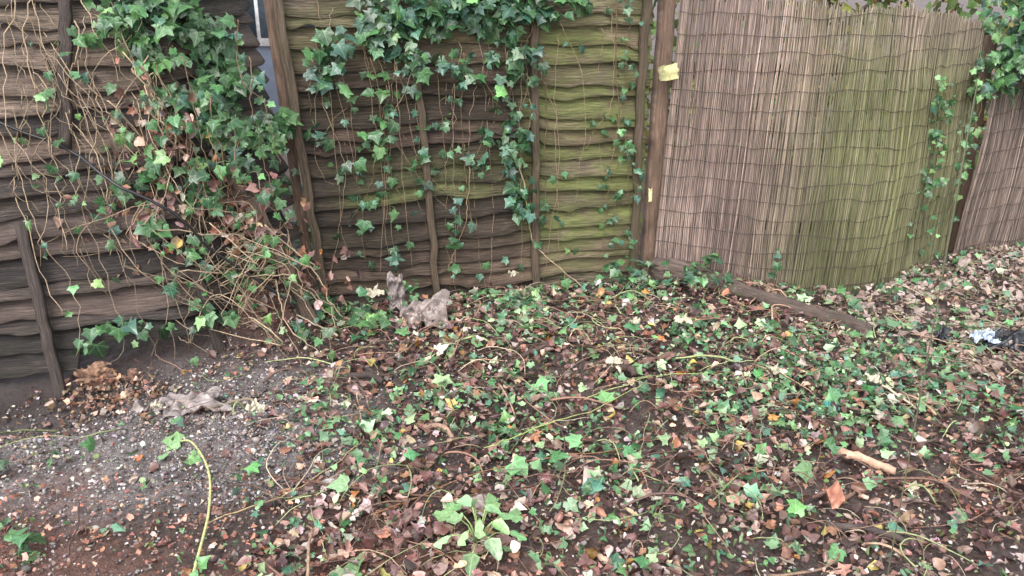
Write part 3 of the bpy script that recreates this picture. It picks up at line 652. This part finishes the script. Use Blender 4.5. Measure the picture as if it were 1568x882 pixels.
sheet('black_plastic_bag',(2.08,3.78,.03),.12,.08,.5,.1,.04,M_bk,18,20,0,.7)
sheet('plastic_wrapper',(2.20,3.68,.07),.09,.06,.2,.3,.05,mat_plain('pale_wrapper',(.34,.40,.50),.3,60,.8),2,26,0,.8)
M_teal=mat_plain('teal_plastic',(.04,.20,.18),.35,20,.3)
sheet('teal_plastic_scrap',(1.27,3.02,.05),.045,.05,.4,.4,.02,M_teal,6,12)
M_pale=mat_plain('pale_dead_leaf',(.46,.41,.31),.5,40,.35)
for k,(x,y,s_) in enumerate(((.44,3.36,.09),(.82,3.8,.08),(-.7,4.0,.08),(.0,4.25,.06),(-1.38,2.95,.05),(-.98,2.9,.06),(.58,3.75,.05),(1.5,3.2,.07),(1.12,3.3,.06))):
    sheet('withered_leaf',(x,y,float(H(x,y))+.06+(.06 if y>3.9 else 0)),s_,s_*.7,R.uniform(0,3),.35,.03,M_pale,k+30,16,.05,.8)
M_pink=mat_plain('pink_dead_leaf',(.42,.20,.14),.45,40,.3)
sheet('curled_leaf',(1.03,2.36,.065),.05,.085,.1,.4,.02,M_pink,44,12,.18)
# young plant foreground
e=empty('seedling_plant');bl=B();bs=B();c=np.array([-.10,2.17,float(H(-.1,2.17))])
for k in range(17):
    a=k*2.4;r_=.02+.010*k*.6;h_=.15-.005*k;d=np.array([math.cos(a),math.sin(a),0]);b0=c+[0,0,.02];b1=c+d*r_+[0,0,h_]
    tube(bs,[b0,(b0+b1)/2+[0,0,.02],b1],.002,(.3,.4,.15),4)
    leaves(bl,[OVAL[k%5]],[b1],[d*.35+[0,-.2,1]],[d+[0,0,-.15]],np.array([R.uniform(.05,.085)]),pal([(.24,.42,.20)],(1,),1,.2))
bl.make('leaves',M_ivy,True,parent=e);bs.make('stems',M_stem,parent=e)
# black cable
bb=B();cp=[lpt(-2.5,1.4,.1),lpt(-2.12,1.12,.11),lpt(-1.85,.98,.13),(-1.62,3.44,.84),(-1.42,3.48,.72),(-1.28,3.56,.52),(-1.12,3.62,.36),(-1.0,3.66,.22)]
tube(bb,smooth_path(cp,60,.002),.0065,(.015,.015,.017),8);bb.make('black_cable',mat_plain('rubber',(.014,.014,.016),.4),True)
M_y=mat_plain('yellow_card',(.58,.56,.30),.5,60,.25)
sheet('yellow_label',(.775,4.60,1.17),.085,.075,.5,1.3,.02,M_y,3,14,.4,.3)
sheet('yellow_label',(.765,4.61,.52),.022,.07,.3,1.5,.008,M_y,4,10)

# ---------------- background: house, trees, hedge ----------------
def box(name,a,b_,mat,parent):
    a=np.array(a);b_=np.array(b_);V=np.array([[x,y,z] for x in (a[0],b_[0]) for y in (a[1],b_[1]) for z in (a[2],b_[2])])
    return mkmesh(name,V,None,[[0,1,3,2],[4,6,7,5],[0,4,5,1],[2,3,7,6],[0,2,6,4],[1,5,7,3]],None,None,mat,False,parent)
hs=empty('rendered_house');mw=mat_plain('blue_grey_render',(.26,.31,.42),.8,8,.12);mwh=mat_plain('white_frame',(.75,.76,.78),.4);mg=mat_plain('window_glass',(.05,.07,.09),.08);mr=mat_plain('roof_tiles',(.14,.08,.06),.8,12,.3)
box('walls',(-9,9,-.2),(-1.2,15,5),mw,hs)
for k,(x,z) in enumerate(((-3.2,1.0),(-6.5,1.0),(-3.2,3.3),(-6.5,3.3))):
    box(f'window_frame_{k}',(x,8.94,z),(x+1.3,8.999,z+1.2),mwh,hs)
    for q in (0,1): box(f'window_pane_{k}_{q}',(x+.08+q*.59,8.93,z+.08),(x+.63+q*.59,8.945,z+1.12),mg,hs)
box('door',(-4.9,8.95,0),(-4.0,8.999,2.05),mwh,hs)
mkmesh('roof',[(-9.4,8.6,5),(-.8,8.6,5),(-.8,15.4,5),(-9.4,15.4,5),(-9.4,12,7.6),(-.8,12,7.6)],[[0,3,4],[1,5,2]],[[0,4,5,1],[2,5,4,3],[0,1,2,3]],None,None,mr,False,hs)
def tree(name,x,y,h,cr,cols,w,n=1600,low=.25):
    e=empty(name);bb=B();tr=smooth_path([(x,y,-.2),(x+R.normal(0,.1),y,h*.3),(x+R.normal(0,.25),y+R.normal(0,.2),h*.6),(x+R.normal(0,.3),y,h*.95)],20)
    tube(bb,tr,np.linspace(.17,.02,20)*h/6,(.13,.10,.075),9);tips=[]
    for k in range(26):
        i=R.integers(4,18);b0=tr[i];a=R.uniform(0,6.28);L_=cr*R.uniform(.5,1.05)*(1.15-.5*i/19)
        tp=b0+np.array([math.cos(a)*L_,math.sin(a)*L_,L_*R.uniform(.0,.6)]);br=smooth_path([b0,(b0+tp)/2+[0,0,.15*L_],tp],10,.02)
        tube(bb,br,np.linspace(.05,.01,10)*h/6,(.12,.09,.07),5);tips+=[br[q] for q in (4,6,8,9)]
    bb.make('trunk',M_bark,parent=e);tips=np.array(tips);m=tips[R.integers(0,len(tips),n)]+R.normal(0,1,(n,3))*cr*.14
    m[:,2]=np.maximum(m[:,2],h*low*.6);bl=B();leaves(bl,OVAL,m,R.normal(0,1,(n,3))+[0,0,.5],R.normal(0,1,(n,3)),R.uniform(.09,.17,n),pal(cols,w,n))
    bl.make('crown',M_tree,parent=e)
AUT=[(.10,.15,.05),(.28,.27,.08),(.20,.13,.06),(.06,.10,.035)]
tree('autumn_tree',3.2,9.5,5.5,2.0,AUT,(2,3,2,1));tree('autumn_tree',6.5,11,6.5,2.4,AUT,(2,1,3,1));tree('autumn_tree',9.5,9,6,2.3,AUT,(3,2,1,2));tree('autumn_tree',.6,12,6,2.2,AUT,(3,2,1,2))
hd=B();n=8000;x=R.uniform(-1,14,n);P=np.column_stack([x,8.2+R.normal(0,.4,n)+.15*(x-2),np.abs(R.normal(0,.85,n))*(.95+.6*vn(x*1.3,0,3))])
leaves(hd,OVAL,P,R.normal(0,1,(n,3))+[0,-.4,.5],R.normal(0,1,(n,3)),R.uniform(.08,.14,n),pal(AUT+[(.12,.2,.06)],(3,2,2,2,2),n));hd.make('hedge',M_tree)
ug=B();n=500;P=np.column_stack([R.uniform(-2,-.6,n),R.uniform(4.6,5.6,n),np.abs(R.normal(0,.25,n))])
leaves(ug,IVY,P,R.normal(0,.5,(n,3))+[0,-.6,.6],R.normal(0,1,(n,3)),R.uniform(.05,.09,n),greens(n));ug.make('undergrowth',M_ivy)

# ---------------- camera, light ----------------
cam=bpy.data.cameras.new('camera');co=bpy.data.objects.new('camera',cam);sc.collection.objects.link(co)
co.location=(0,0,1.65);co.rotation_euler=(math.radians(70),0,0);cam.sensor_width=36;cam.lens=36*1305/1568;cam.clip_end=1000;sc.camera=co
w=bpy.data.worlds.new('World');sc.world=w;w.use_nodes=True;nt=w.node_tree;bg=nt.nodes['Background']
sky=nt.nodes.new('ShaderNodeTexSky');sky.sky_type='NISHITA';sky.sun_disc=False;sky.sun_elevation=math.radians(50);sky.sun_rotation=math.radians(200);sky.dust_density=3;sky.air_density=1.2
hs_=nt.nodes.new('ShaderNodeHueSaturation');hs_.inputs['Saturation'].default_value=.25;hs_.inputs['Value'].default_value=2.8;nt.links.new(sky.outputs[0],hs_.inputs['Color'])
nt.links.new(hs_.outputs[0],bg.inputs[0]);bg.inputs[1].default_value=.15
sun=bpy.data.lights.new('sun','SUN');so=bpy.data.objects.new('sun',sun);sc.collection.objects.link(so);sun.energy=1.4;sun.angle=math.radians(40);sun.color=(1,.975,.96)
so.rotation_euler=(math.radians(42),0,math.radians(-20))
sc.view_settings.view_transform='Standard';sc.view_settings.look='None';sc.view_settings.exposure=0
